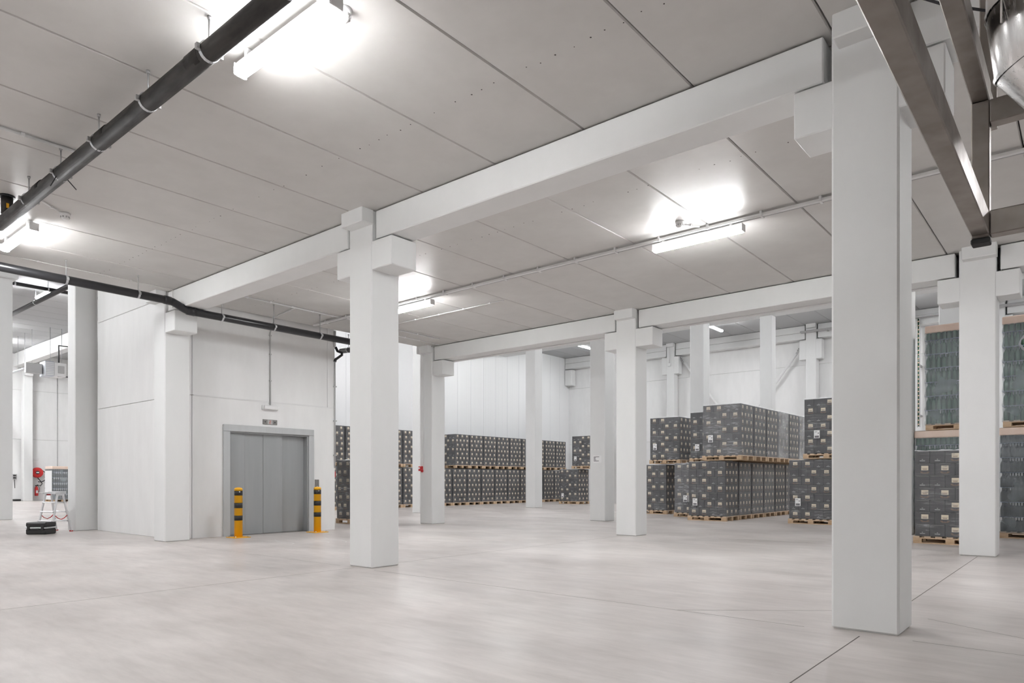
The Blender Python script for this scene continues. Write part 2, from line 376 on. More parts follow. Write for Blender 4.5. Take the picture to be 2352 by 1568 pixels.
bz0, bz1 = 3.73, CE - .012
for (x0, x1, lb) in ((-11.47, -6.685, 'white concrete beam over the lift door side, front row'), (-6.22, -1.38, 'long white concrete beam running to the large column'), (-.91, XR - .01, 'white concrete beam right of the large column, mostly behind steel frame')):
    beam(x0 + .025, x1 - .025, 5.0, 5.335, bz0, bz1, lb)
for (x0, x1, lb) in ((-11.48, -6.66, 'white rear-row beam above the carton row on the wall'), (-6.22, -1.37, 'white rear-row beam above the long carton block'), (-.92, XR - .01, 'white rear-row beam at the right edge above the bottle stack')):
    beam(x0 + .025, x1 - .025, 10.92, 11.255, bz0, bz1, lb)
beam(XL + .01, 5.9, 23.42, 23.9, 6.6, TH - .02, 'high roof beam crossing the tall hall', 'roof beams of the tall hall')
for (x0, x1, lb) in ((XL + .01, -14.73, 'far roof beam left of the far columns, by the panel wall'), (-14.30, -8.68, 'far roof beam above the steel braces'), (-8.23, -2.62, 'far roof beam carrying the cable tray'), (-2.17, 3.6, 'far roof beam at the far right behind the bottles')):
    o = beam(x0 + .02, x1 - .02, 28.5, 28.86, 6.6, TH - .01, lb, 'roof beams of the tall hall')
    b = B(-(x1 - x0) / 2 + .03, (x1 - x0) / 2 - .03, -.188, -.178, .262, .27); obj('shadow_joint', b, 'joint_filler', o)
beam(XW + .05, XL - .05, 10.15, 10.5, 6.5, TH - .02, 'roof beam of the side hall above the heater', 'roof beams of the tall hall')
tag(obj('wall_bracket', B(-.21, .21, -.18, .18, 0, .79, bev=.02), 'white_concrete', None, (XL + .24, 28.64, 5.76)), 'white concrete bracket in the corner under the far beam', 'bracket')

# steel braces on the back wall
for i, (p, q, lb) in enumerate((((-14.11, 28.66, 6.5), (-11.53, 28.72, 3.1), 'grey steel wind brace slanting down from the left far column'), ((-8.89, 28.66, 6.33), (-11.35, 28.72, 3.1), 'grey steel wind brace slanting down from the right far column'))):
    t = thing('wind_brace', lb, 'brace', p); d = Vector(q) - Vector(p)
    b = bmesh.new(); tube(b, [(0, 0, 0), d], .055, 10); obj('strut', b, 'white_wall', t)
    b = bmesh.new(); obar(b, -d.normalized() * .02, d.normalized() * .3, .02, .17, up=(0, -1, 0)); obj('gusset_plate', b, 'zinc_dull', t)
    for k in (.03, .11, .19):
        obj('bolt', T([d.normalized() * k + Vector((0, -.08, .03)), d.normalized() * k + Vector((0, -.1, .03))], .014, 6), 'ink', t)

# ------------------------------------------------------------------ lamps
def batten(x, y, z, rz, label, mt, L=1.15, drop=.0, ctop=CE - .001, group='tube lights on the ceilings'):
    t = thing('tube_light', label, 'light', (x, y, z), rz, group)
    obj('housing', B(-L / 2, L / 2, -.035, .035, -.03, .025, bev=.006), 'white_plastic', t)
    b = bmesh.new(); h = L / 2 - .008; wd = .055
    pr = [(-wd, -.022), (-wd, -.042), (-wd * .5, -.074), (wd * .5, -.074), (wd, -.042), (wd, -.022)]
    lo = [b.verts.new((-h, yy, zz)) for yy, zz in pr]; hi = [b.verts.new((h, yy, zz)) for yy, zz in pr]
    for k in range(6):
        f = b.faces.new((lo[k], lo[(k + 1) % 6], hi[(k + 1) % 6], hi[k])); f.material_index = 0 if k in (1, 2, 3) else 1
    for q in (lo, hi[::-1]): f = b.faces.new(q); f.material_index = 1
    bmesh.ops.recalc_face_normals(b, faces=b.faces)
    obj('diffuser', b, [mt, mt + '_edge'], t)
    for s in (-1, 1): obj('end_cap', B(s * L / 2 - .007, s * L / 2 + .007, -.05, .05, -.068, .02, bev=.004), 'white_plastic', t)
    for s in (-1, 1):
        if drop: obj('hanger', T([(s * L * .35, 0, .025), (s * L * .35, 0, drop)], .006, 6), 'zinc', t)
        else: obj('clip', B(s * L * .38 - .012, s * L * .38 + .012, -.04, .04, .02, ctop - z), 'white_plastic', t)
zl = CE - .075
batten(-4.14, 2.57, zl, 0, 'bright tube light beside the black pipe at the top left', 'tube_front')
batten(-10.02, 2.6, zl, 0, 'bright tube light at the left edge under the black pipe', 'tube_front')
batten(-3.66, 7.86, zl - .03, 0, 'tube light hung under the ceiling tray, middle of the photo', 'tube_front', ctop=CE - .058)
batten(-8.86, 7.86, zl - .03, 0, 'tube light half hidden by the column right of the bollards', 'tube_front', ctop=CE - .058)
batten(1.6, 7.86, zl - .03, 0, 'tube light on the low ceiling outside the frame', 'tube_front', ctop=CE - .058, group='tube lights outside the frame')
for (x, y) in ((-4.14, -2.9), (-10, -2.9), (1.7, -2.9)):
    batten(x, y, zl, 0, 'tube light on the low ceiling outside the frame', 'tube_front', group='tube lights outside the frame')
seen = {(-11.2, 25.7): 'high tube light in front of the far wall above the carton block', (-17.2, 25.7): 'high tube light near the panel wall, left of the notice column'}
for x in (-17.2, -11.2, -5.2, .8):
    for y in (14.9, 20.3, 25.7):
        batten(x, y, TH - .2, math.pi / 2, seen.get((x, y), 'high tube light of the tall hall hidden behind the beams'), 'tube_rear', 1.25, .2, group='tube lights outside the frame' if (x, y) not in seen else 'tube lights in the tall hall')
batten(-25.5, 7.27, TH - .22, 0, 'tube light in the side hall beside hanging black pipes', 'tube_side', 1.25, .22)
for (x, y) in ((-33, 7.27), (-15.6, .6), (-20.5, 1.2), (-26, 1.2), (-33, 1.2), (-37.8, 5.2), (-36.5, 8.7), (-16.5, 10.5)):  # unseen lamps, several added only to brighten the side and end walls
    batten(x, y, TH - .22, 0, 'unseen tube light added to brighten the side hall', 'tube_side', 1.25, .22, group='tube lights outside the frame')

# ------------------------------------------------------------------ lift door, its fittings and bollards
XF = -11.85
t = thing('lift_door', 'wide grey steel lift door with four leaves and pale frame', 'lift door', (XF, 7.065, 0))
b = bmesh.new(); bx(b, -.0, .035, -.935, -.815, 0, 1.88, bev=.004); obj('jamb', b, 'door_frame', t)
b = bmesh.new(); bx(b, -.0, .035, .815, .93, 0, 1.88, bev=.004); obj('jamb', b, 'door_frame', t)
b = bmesh.new(); bx(b, -.0, .035, -.935, .93, 1.882, 2.0, bev=.004); obj('lintel', b, 'door_frame', t)
obj('reveal', B(-.14, 0, .79, .815, 0, 1.88), 'brushed_door', t); obj('reveal', B(-.14, 0, -.815, -.79, 0, 1.88), 'brushed_door', t); obj('reveal', B(-.14, 0, -.79, .79, 1.857, 1.88), 'brushed_door', t)
for (y0, y1, dx) in ((-.815, -.50, 0), (-.505, -.118, -.02), (-.114, .285, -.02), (.296, .79, -.075)):
    obj('door_leaf', B(-.075 + dx, -.045 + dx, y0, y1, .006, 1.86, bev=.004), 'brushed_door', t)
obj('sill', B(-.16, .03, -.8, .8, -.001, .006), 'steel_plate', t)
t = thing('floor_indicator', 'steel floor indicator plate with red digit above the lift door', 'display', (XF, 7.048, 2.093))
obj('plate', B(0, .012, -.15, .15, -.047, .047, bev=.003), 'steel_plate', t)
obj('screen', B(.012, .0145, -.055, .05, -.038, .038), 'grey_plastic', t)
b = bmesh.new()
for (y0, y1, z0, z1) in ((-.018, .014, .022, .029), (-.018, .014, -.004, .003), (-.018, .014, -.03, -.023), (.008, .015, .0, .026), (-.019, -.012, -.026, .0)): bx(b, .0145, .0155, y0, y1, z0, z1)
obj('digit', b, 'red_digit', t)['label'] = 'red floor number two'
for y in (-.1, .1): obj('arrow_lens', T([(.012, y, 0), (.0145, y, 0)], .012, 10), 'ink', t)
t = thing('emergency_light', 'white emergency light on the wall above the lift door', 'light', (XF, 7.048, 2.365))
obj('base', B(0, .03, -.16, .16, -.045, .045, bev=.008), 'white_plastic', t); obj('cover', B(.03, .075, -.145, .145, -.04, .035, bev=.015, seg=2), 'white_plastic', t)
t = thing('surface_conduit', 'grey conduit dropping from the ceiling to the emergency light', 'conduit', (XF + .015, 7.048, 2.41))
obj('pipe', T([(0, 0, 0), (0, 0, 1.36), (.12, .0, 1.55), (.12, 0, CE - 2.41 - .005)], .012, 8), 'zinc_dull', t)
for z in (.45, .95, 1.3): obj('saddle', B(-.012, .018, -.02, .02, z, z + .02), 'zinc_dull', t)
t = thing('call_panel', 'grey lift call panel behind the right bollard', 'panel', (XF, 8.077, .93))
obj('plate', B(0, .014, -.045, .045, -.11, .085, bev=.003), 'steel_plate', t); obj('button', T([(.014, 0, -.05), (.02, 0, -.05)], .012, 10), 'zinc', t)
def bollard(y, label):
    t = thing('bollard', label, 'bollard', (-11.42, y, 0), group='yellow and black bollards'); r = .068
    b = bmesh.new(); prof = [(r, .0), (r, .835), (r * 1.03, .835), (r * 1.03, .85), (r * .8, .868), (r * .3, .876)]
    lathe(b, prof, 24); obj('post', b, 'yellow', t)
    obj('base_plate', B(-.15, .15, -.15, .15, .0005, .012, bev=.003), 'yellow', t)
    for z0, z1 in ((.735, .815), (.515, .605), (.30, .385)):
        b = bmesh.new(); lathe(b, [(r + .0012, z0), (r + .0012, z1)], 24); obj('black_band', b, 'black_stripe', t)
    for sx, sy in ((1, 1), (1, -1), (-1, 1), (-1, -1)): obj('anchor_bolt', T([(sx * .115, sy * .115, .012), (sx * .115, sy * .115, .03)], .012, 8), 'zinc', t)
    obj('eyelet', T([(r, -.02, .80), (r + .012, -.02, .80)], .012, 8), 'zinc', t)
bollard(6.19, 'yellow and black bollard in front of the lift door, left side')
bollard(7.80, 'yellow and black bollard at the right jamb of the lift door')
t = thing('corner_pipe', 'grey downpipe on the rear corner of the lift shaft', 'pipe', (XF + .02, 8.495, 0))
obj('pipe', T([(0, 0, 1.25), (0, 0, 3.42)], .014, 10), 'grey_plastic', t); obj('pipe', T([(0, 0, 3.72), (0, 0, CE - .01)], .022, 10), 'grey_plastic', t)
obj('trap_bend', T([(0, 0, 3.42), (.0, .02, 3.47), (.1, .1, 3.56), (.1, .1, 3.60), (.02, .05, 3.64), (0, .02, 3.72)], .028, 10), 'black_pvc', t)
for z in (1.5, 2.2, 2.9): obj('clamp', B(-.03, .03, -.03, .03, z, z + .02), 'zinc_dull', t)
tag(obj('fire_call_point', B(-.03, .02, 0, .035, -.06, .06, bev=.008), 'red', None, (XF - .04, 8.512, 1.12)), 'red call point on the rear corner of the lift shaft', 'call point')

# ------------------------------------------------------------------ suspended black drain pipes
def hanger(t, p, axis, r, ztop, side=0.):
    x, y, z = p
    ring = []
    for k in range(17):
        a = 2 * math.pi * k / 16
        ring.append((0, math.cos(a) * r, math.sin(a) * r) if axis == 'x' else (math.cos(a) * r, 0, math.sin(a) * r))
    b = bmesh.new(); wd = .014; rr = []
    for k in range(16):
        a = 2 * math.pi * k / 16; c, s_ = math.cos(a), math.sin(a); row = []
        for rad, off in ((r * 1.0, -wd), (r * 1.07, -wd), (r * 1.07, wd), (r * 1.0, wd)):
            row.append(b.verts.new((x + off, y + c * rad, z + s_ * rad) if axis == 'x' else (x + c * rad, y + off, z + s_ * rad)))
        rr.append(row)
    for k in range(16):
        n = (k + 1) % 16
        for j in range(4): b.faces.new((rr[k][j], rr[n][j], rr[n][(j + 1) % 4], rr[k][(j + 1) % 4]))
    bmesh.ops.recalc_face_normals(b, faces=b.faces); o = obj('clamp_ring', b, 'zinc', t)
    obj('threaded_rod', T([(x, y, z + r), (x, y, ztop)], .007, 6), 'zinc_dull', o)
    obj('rod_anchor', T([(x, y, ztop - .022), (x, y, ztop)], .014, 8), 'zinc_dull', o)
    for s_ in (-1, 1):
        q = Vector((0, s_ * r * 1.17, 0)) if axis == 'x' else Vector((s_ * r * 1.17, 0, 0))
        c = Vector((x, y, z)) + q; obj('clamp_lug', B(c.x - .014, c.x + .014, c.y - .014, c.y + .014, z - .018, z + .018), 'zinc_dull', o)
t = thing('drain_pipe', 'dusty black drain pipe hanging from the ceiling at top left', 'pipe', (-6, 2.21, 3.82))
obj('pipe', T([(-3.2, 0, -.012), (7, 0, .012)], .064, 24), 'dusty_pvc', t)
for x in (2.48, 1.548, .608, -.351, -1.266, -2.191, 3.42): hanger(t, (x, 0, .0015 * x), 'x', .065, CE - 3.82)
for x in (1.4, -.2, -1.8): obj('coupling', T([(x - .09, 0, .002), (x + .09, 0, .002)], .0665, 24), 'dusty_pvc', t)
obj('cable_tie', T([(-1.25, .05, -.045), (-1.31, .14, -.09)], .005, 5), 'ink', t); obj('cable_tie', T([(-1.22, -.05, -.05), (-1.24, -.09, -.15)], .005, 5), 'ink', t)
obj('stack_pipe', T([(-2.93, .0, .04), (-2.93, 0, CE - 3.82)], .055, 20), 'dusty_pvc', t); obj('ceiling_collar', T([(-2.93, 0, CE - 3.82 - .02), (-2.93, 0, CE - 3.82 - .001)], .075, 20), 'black_pvc', t)
obj('sticker', B(-2.876, -2.873, -.02, .005, .09, .14), 'yellow', t)
t = thing('drain_pipe', 'black drain pipe with a swan-neck bend passing under the beam to the lift side', 'pipe', (-10.9, 4.9, 3.7))
obj('pipe', T([(0, -10.5, .13), (0, -.15, .072), (0, -.07, .062), (0, 0, .035), (0, .10, -.01), (0, .16, -.03), (0, .25, -.034), (0, 4.0, -.045)], .06, 24), 'black_pvc', t)
obj('bend_collar', T([(0, -.2, .0735), (0, -.1, .068)], .065, 24), 'black_pvc', t); obj('bend_collar', T([(0, .15, -.028), (0, .27, -.035)], .065, 24), 'black_pvc', t)
for y in (-1.52, -.575): hanger(t, (0, y, .074 - .005 * y), 'y', .061, CE - 3.7)
for y in (.72, 1.66, 2.6): hanger(t, (0, y, -.037), 'y', .061, CE - 3.7)
obj('pipe', T([(-1.27, 4.0, .04), (-.06, 4.0, -.01), (0, 3.99, -.045)], .058, 20), 'black_pvc', t)
hanger(t, (-1.02, 4.0, .03), 'x', .059, CE - 3.7)

# ------------------------------------------------------------------ trays, conduits, detectors
t = thing('cable_tray', 'pale cable trunking under the ceiling carrying the middle tube lights', 'tray', (-6, 7.84, CE - .045), group='ceiling conduits')
obj('trunking', B(-5.6, 11.5, -.022, .022, -.012, .02, bev=.004), 'white_plastic', t)
obj('cable', T([(-5.6, .045, -.002), (11.5, .045, -.002)], .009, 8), 'grey_plastic', t)
for k in range(24): obj('tray_clip', B(-5.2 + k * .64, -5.175 + k * .64, -.032, .06, -.018, .044), 'white_plastic', t)
def conduit(pts, label, r=.009, clips=0, m='white_plastic', name='ceiling_conduit', group='ceiling conduits'):
    p0 = Vector(pts[0]); t = thing(name, label, 'conduit', p0, group=group)
    obj('pipe', T([Vector(p) - p0 for p in pts], r, 8), m, t)
    if clips:
        d = Vector(pts[1]) - p0
        for k in range(clips):
            q = d * ((k + .5) / clips); obj('clip', B(q.x - .014, q.x + .014, q.y - .014, q.y + .014, q.z - .012, q.z + .014), m, t)
zc = CE - .016
conduit([(-11.22, YS + .05, zc), (-11.22, 4.95, zc), (-11.22, 4.975, zc - .02), (-11.22, 4.975, 3.75)], 'pale conduit running along the left edge of the low ceiling', .007, 9, 'slab_paint')
conduit([(-10.75, 5.36, zc), (-10.75, 10.4, zc)], 'thin pale conduit on the ceiling above the lift door', .011, 12)
conduit([(-10.76, 6.9, zc), (-11.73, 7.04, zc)], 'short conduit from the ceiling run to the lift wall', .009, 2)
conduit([(-10.74, 8.86, zc), (-7.6, 8.86, zc)], 'thin conduit branching off behind the column by the bollards', .009, 5)
conduit([(-11.2, 9.2, zc), (-11.2, 10.86, zc), (-11.75, 10.86, zc), (-11.76, 10.75, zc - .02), (-11.76, 10.75, 3.9), (-11.76, 10.885, 3.85), (-11.76, 10.885, 1.34)], 'thin conduit running down the column to the red call point', .008, 4)
conduit([(-7.2, YS + .05, CE - .018), (-7.2, 2.42, CE - .018)], 'pale conduit crossing the ceiling behind the dusty black pipe', .014, 8)
conduit([(-8.62, 2.32, zc), (-8.95, 2.70, zc)], 'short conduit to the smoke detector at the left', .01, 2)
t = thing('fire_call_point', 'small red fire call point on the rear white column', 'call point', (-11.85, 10.895, 1.27), group=None)
obj('box', B(-.06, .05, -.05, .012, -.055, .055, bev=.01), 'red', t); obj('window', B(-.042, .0, -.053, -.05, -.01, .03), 'white_paper', t); obj('cover_flap', B(.02, .085, -.055, -.01, -.085, -.02, bev=.012), 'red', t)
def detector(x, y, label):
    t = thing('smoke_detector', label, 'detector', (x, y, CE), group='smoke detectors')
    b = bmesh.new(); lathe(b, [(.05, -.034), (.056, -.001)], 20); obj('base', b, 'white_plastic', t)
    b = bmesh.new(); lathe(b, [(.012, -.078), (.026, -.075), (.038, -.06), (.046, -.036), (.046, -.034)], 20); obj('chamber', b, 'white_plastic', t)
    for k in range(8):
        a = k * math.pi / 4; obj('vent_slot', B(.041 * math.cos(a) - .006, .041 * math.cos(a) + .006, .041 * math.sin(a) - .006, .041 * math.sin(a) + .006, -.056, -.04), 'grey_plastic', t)
detector(-3.72, 2.74, 'white smoke detector beside the big tube light'); detector(-9.0, 2.78, 'white smoke detector at the left near the second tube light'); detector(-3.72, 7.53, 'white smoke detector beside the middle tube light')
conduit([(-3.72, 7.58, zc), (-3.60, 7.8, zc)], 'short conduit from trunking to the middle smoke detector', .009, 1)
t = thing('paper_notice', 'white paper notice taped to a rear column', 'notice', (-9.29, 14.354, 1.52))
obj('sheet', B(-.127, .127, -.003, 0, -.088, .088), 'white_paper', t)
for k, (z, x1) in enumerate(((.055, .06), (.03, -.04), (.008, -.05), (-.02, -.03), (-.045, .05))):
    obj('text_line', B(-.1, x1, -.0042, -.003, z - .006, z + .006), 'ink', t)
t = thing('cable_tray', 'blue-grey cable tray along the far beam at right', 'tray', (-3, 28.3, 6.83))
obj('tray', B(-5.8, 6.5, -.09, .09, -.02, .05, bev=.01), 'zinc_dull', t)
for x in (-4.8, -2.4, 0, 2.4): obj('bracket', B(x - .03, x + .03, -.1, .185, -.05, -.02), 'zinc_dull', t)
t = thing('surface_socket', 'white socket box with conduit on the left far column', 'socket', (-14.55, 28.44, 6.2))
obj('box', B(-.07, .07, -.05, .01, -.07, .07, bev=.012), 'white_plastic', t); obj('pipe', T([(0, -.02, .07), (0, -.02, .85)], .015, 8), 'white_plastic', t)

# ------------------------------------------------------------------ stainless frame and duct at upper right
t = thing('steel_frame', 'brown-grey stainless square-tube frame hanging at the upper right', 'frame', (-.367, 3.633, 2.05))
hw = .033
obj('corner_post', B(-hw, hw, -hw, hw, 0, .592, bev=.004), 'stainless_tube', t)
obj('foot_cap', B(-hw - .002, hw + .002, -hw - .002, hw + .002, -.022, 0, bev=.004), 'rubber', t)
obj('lower_rail', B(-hw, hw, -4.6, -hw - .001, .012, .105, bev=.004), 'stainless_tube', t)
obj('upper_rail', B(-hw, hw, -4.6, hw, .594, .69, bev=.004), 'stainless_tube', t)
obj('cross_bar', B(hw + .001, 2.4, -hw, hw, .008, .112, bev=.004), 'stainless_tube', t)
obj('cross_bar', B(hw + .001, 2.4, -hw, hw, .49, .59, bev=.004), 'stainless_tube', t)
obj('hanger_post', B(-hw, hw, .26, .26 + 2 * hw, .66, CE - 2.05 - .002, bev=.004), 'stainless_tube', t)
obj('tie_bar', B(-hw, hw, hw, .26 + 2 * hw, .60, .66, bev=.003), 'stainless_tube', t)
obj('diagonal_tube', B(.27, .33, -.02, .55, .4, .488, bev=.004), 'stainless_tube', t)
obj('sleeve', B(-.03, .03, .262, .32, .69, .74), 'steel_plate', t)
t = thing('exhaust_duct', 'polished stainless round duct with an elbow beside the steel frame', 'duct', (-.102, 3.13, 2.6)); R = .2
DP = [Vector(p) for p in ((0, 0, CE - 2.6 - .01), (0, 0, .12), (.012, .008, -.04), (.2, .14, -.25))]
b = bmesh.new(); tube(b, DP, R, 40, cap=False); obj('duct_body', b, 'stainless_duct', t)
for i in (1, 2, 3):
    d1 = (DP[i] - DP[i - 1]).normalized(); d2 = (DP[min(i + 1, 3)] - DP[i]).normalized() if i < 3 else d1; d = (d1 + d2).normalized()
    b = bmesh.new(); tube(b, [DP[i] - d * .006, DP[i] + d * .006], R + .004, 40, cap=False); obj('bead', b, 'stainless_duct', t)
b = bmesh.new(); d = (DP[3] - DP[2]).normalized(); tube(b, [DP[3] - d * .06, DP[3] - d * .055], R - .004, 40); obj('end_plate', b, 'stainless_duct', t)
obj('seam', T([(-.14, -.143, .02), (-.14, -.143, 1.2)], .004, 6), 'stainless_duct', t)
tag(obj('black_cable', T([(-.3, -.1, .2), (.0, 0, 0.02), (.25, .1, -.13), (.7, .3, -.3)], .006, 8), 'ink', None, (-.72, 3.3, 3.13)), 'black cable crossing behind the steel frame rails', 'cable')

# ------------------------------------------------------------------ pallets, cartons and stretch film
PW, PD, PH = 1.0, .833, .118          # pallet 1.2 x 1.0 m
def pallet_parts():
    zb = (.018, .075, .095)
    skid = bmesh.new()
    bx(skid, -PW / 2, PW / 2, -.045, .045, 0, zb[0])
    blocks = []
    for y in (-PD / 2 + .05, 0, PD / 2 - .05):
        for x in (-PW / 2 + .06, 0, PW / 2 - .06): blocks.append((x, y))
    return mesh('skid', skid, 'wood'), mesh('block', B(-.06, .06, -.05, .05, zb[0], zb[1]), 'wood'), mesh('stringer', B(-PW / 2, PW / 2, -.05, .05, zb[1], zb[2]), 'wood'), mesh('deck_board', B(-.045, .045, -PD / 2, PD / 2, zb[2], PH - .003), 'wood_pale'), blocks
SKID, BLOCK, STRING, DECK, BLOCKS = pallet_parts()
def whole_pallet():
    b = bmesh.new()
    for y in (-PD / 2 + .05, 0, PD / 2 - .05): bx(b, -PW / 2, PW / 2, y - .05, y + .05, 0, .018); bx(b, -PW / 2, PW / 2, y - .05, y + .05, .075, .095)
    for x, y in BLOCKS: bx(b, x - .06, x + .06, y - .05, y + .05, .018, .075)
    for k in range(7): x = -PW / 2 + .045 + k * (PW - .09) / 6; bx(b, x - .045, x + .045, -PD / 2, PD / 2, .095, PH - .003, mi=1)
    return mesh('pallet', b, ['wood', 'wood_pale'])
PALLET1 = whole_pallet()
def add_pallet(t, fine):
    if not fine: link('pallet', PALLET1, t); return
    p = link('pallet', STRING, t, (0, 0, 0))
    for y in (-PD / 2 + .05, PD / 2 - .05): link('stringer', STRING, p, (0, y, 0))
    for y in (-PD / 2 + .05, 0, PD / 2 - .05): link('skid', SKID, p, (0, y, 0))
    for x, y in BLOCKS: link('block', BLOCK, p, (x, y, 0))
    for k in range(7): link('deck_board', DECK, p, (-PW / 2 + .045 + k * (PW - .09) / 6, 0, 0))
LW, LD = .955, .80
CARTON = {}
def carton_mesh(wd, dp, hl, front, right, left):
    k = (round(wd, 4), round(dp, 4), round(hl, 4), front, right, left)
    if k in CARTON: return CARTON[k]
    b = bmesh.new(); g = .0025; bx(b, -wd / 2 + g, wd / 2 - g, -dp / 2 + g, dp / 2 - g, g * .6, hl - g * .6)
    def place(face, u, z, w_, h_, mi, off):
        e = off
        if face == 'f': y = -dp / 2 + g - e; quad(b, [(u - w_, y, z - h_), (u + w_, y, z - h_), (u + w_, y, z + h_), (u - w_, y, z + h_)], mi)
        if face == 'r': x = wd / 2 - g + e; quad(b, [(x, u - w_, z - h_), (x, u + w_, z - h_), (x, u + w_, z + h_), (x, u - w_, z + h_)], mi)
        if face == 'l': x = -wd / 2 + g - e; quad(b, [(x, u + w_, z - h_), (x, u - w_, z - h_), (x, u - w_, z + h_), (x, u + w_, z + h_)], mi)
    def lab(face, s_=1.):
        zz = hl * .60
        place(face, 0, zz, .049 * s_, .036, 1, .0012); place(face, 0, zz - .02, .03 * s_, .004, 2, .0018); place(face, 0, zz - .004, .036 * s_, .0025, 2, .0018)
        place(face, -.045 * s_, hl * .26, .016, .010, 2, .0012); place(face, .045 * s_, hl * .26, .016, .010, 2, .0012); place(face, 0, hl * .19, .045 * s_, .007, 2, .0012)
        place(face, 0, hl * .94, .075 * s_, .0022, 4, .0012)
    if front == 'label': lab('f')
    if front == 'logo':
        place('f', 0, hl * .2, .036, .007, 3, .0012); place('f', 0, hl * .31, .008, .006, 3, .0012); place('f', 0, hl * .94, .085, .0022, 4, .0012)
    if right: lab('r', .8)
    if left: lab('l', .8)
    CARTON[k] = mesh('carton', b, ['carton', 'cream', 'brown_print', 'logo_print', 'carton_line']); return CARTON[k]
FILMS = {}
def film_mesh(hl, n, m, amp=.007, z0=.085, W=LW, D=LD, seed=0, hole=None, open_top=False):
    k = (round(hl, 4), n, m, seed, hole is None)
    if k in FILMS and hole is None: return FILMS[k]
    rnd = random.Random(seed * 17 + n); b = bmesh.new(); H = PH + hl * n + .004; nu, nv = 14, n * 4
    ph = [rnd.uniform(0, 6.28) for _ in range(12)]
    def wob(u, v): return amp * (.45 * math.sin(9 * u + ph[0] + 3 * math.sin(5 * v + ph[1])) + .35 * math.sin(17 * v + ph[2] + 2 * u) + .4 * math.sin(23 * u * v + ph[3]) + .5)
    per = []
    for i in range(nu): per.append((-W / 2 + W * i / nu, -D / 2, 0, -1))
    for i in range(nu): per.append((W / 2, -D / 2 + D * i / nu, 1, 0))
    for i in range(nu): per.append((W / 2 - W * i / nu, D / 2, 0, 1))
    for i in range(nu): per.append((-W / 2, D / 2 - D * i / nu, -1, 0))
    rows = []
    for j in range(nv + 1):
        v = j / nv; z = z0 + (H - z0) * v; row = []
        for i, (x, y, nx, ny) in enumerate(per):
            corner = i % nu == 0
            o = .0045 + (0 if corner else max(0, wob(i / nu, v * 3)))
            if corner: q = (i // nu) % 4; nx, ny = ((-1, -1), (1, -1), (1, 1), (-1, 1))[q]
            row.append(b.verts.new((x + nx * o, y + ny * o, z)))
        rows.append(row)
    N = len(per)
    for j in range(nv):
        for i in range(N):
            if hole and hole(i, j): continue
            f = b.faces.new((rows[j][i], rows[j][(i + 1) % N], rows[j + 1][(i + 1) % N], rows[j + 1][i])); f.smooth = True
    if not open_top:
        f = b.faces.new(rows[-1])
    me = mesh('stretch_film', b, m)
    if hole is None: FILMS[k] = me
    return me
SHEET = None
def sheet(t, x, z):
    global SHEET
    if SHEET is None:
        b = bmesh.new(); bx(b, -.062, .062, -.002, 0, -.09, .09)
        for (x0, x1, z0, z1) in ((-.045, .045, -.055, -.035), (-.045, .045, -.078, -.062), (.018, .048, .015, .03), (-.045, .0, .045, .05), (-.045, .01, .06, .065)): quad(b, [(x0, -.0026, z0), (x1, -.0026, z0), (x1, -.0026, z1), (x0, -.0026, z1)], 1)
        SHEET = mesh('pallet_label', b, ['white_paper', 'ink'])
    link('pallet_label', SHEET, t, (x, -LD / 2 - .019, z))
NLOAD = [0]
FLAP = {}
def carton_load(x, y, z, label, hl, faces='all', fm='film_clear', fine=True, sheets=(), flip=0, group='wrapped pallets of dark cartons', flap=None, dx=0., n=7, alllab=False):
    """x,y: front-left corner of the pallet"""
    NLOAD[0] += 1
    t = thing('carton_pallet', label, 'pallet', (x + PW / 2, y + PD / 2, z), group=group)
    add_pallet(t, fine)
    for k in range(n):
        ty = ((n - 1 - k) + flip) % 2; z0 = PH + k * hl
        ws = [.285, .285, .215, .215] if ty == 0 else [.215, .215, .285, .285]
        fr = ['label', 'label', 'logo', 'logo'] if ty == 0 else ['logo', 'logo', 'label', 'label']
        if alllab: fr = ['label'] * 4
        m_ = 3 if ty == 0 else 4; dp = LD / m_; xx = -LW / 2
        for i in range(4):
            wd = ws[i] * LW
            if faces == 'all' or i == 3: link('carton', carton_mesh(wd, dp, hl, fr[i] if faces == 'all' else None, i == 3, i == 0 and faces == 'all'), t, (xx + wd / 2, -LD / 2 + dp / 2, z0))
            xx += wd
        for j in range(1, m_):
            link('carton', carton_mesh(LW / 2, dp, hl, None, True, False), t, (LW / 4, -LD / 2 + dp * (j + .5), z0))
            if faces == 'all': link('carton', carton_mesh(LW / 2, dp, hl, None, False, True), t, (-LW / 4, -LD / 2 + dp * (j + .5), z0))
    link('stretch_film', film_mesh(hl, n, fm, seed=NLOAD[0] % 3), t)
    for (sx, sz) in sheets: sheet(t, sx, sz)
    if flap is None and z > 0 and fine: flap = 2
    if flap:
        amp = .026 if flap == 2 else .017
        if FLAP.get(amp) is None:
            b = bmesh.new(); rn = random.Random(3); g = []
            for j in range(9):
                g.append([b.verts.new((-LW / 2 - .01 + (LW + .02) * i / 18, -LD / 2 - .012 + (LD + .024) * j / 8, .004 + (rn.uniform(0, amp) if rn.random() < .6 else .004) * (1.2 if j in (0, 8) or i in (0, 18) else .4))) for i in range(19)])
            for j in range(8):
                for i in range(18): f = b.faces.new((g[j][i], g[j][i + 1], g[j + 1][i + 1], g[j + 1][i])); f.smooth = True
            FLAP[amp] = mesh('top_sheet', b, 'top_film')
        link('top_sheet', FLAP[amp], t, (0, 0, PH + n * hl))
    return t
HL, HU = .192, .1765                       # carton heights in lower and upper loads
ZU = PH + 7 * HL + .03
ORD = ['front', 'second', 'third', 'fourth', 'fifth', 'sixth', 'seventh']
AX, AY, PI_ = -7.79, 16.2, .872
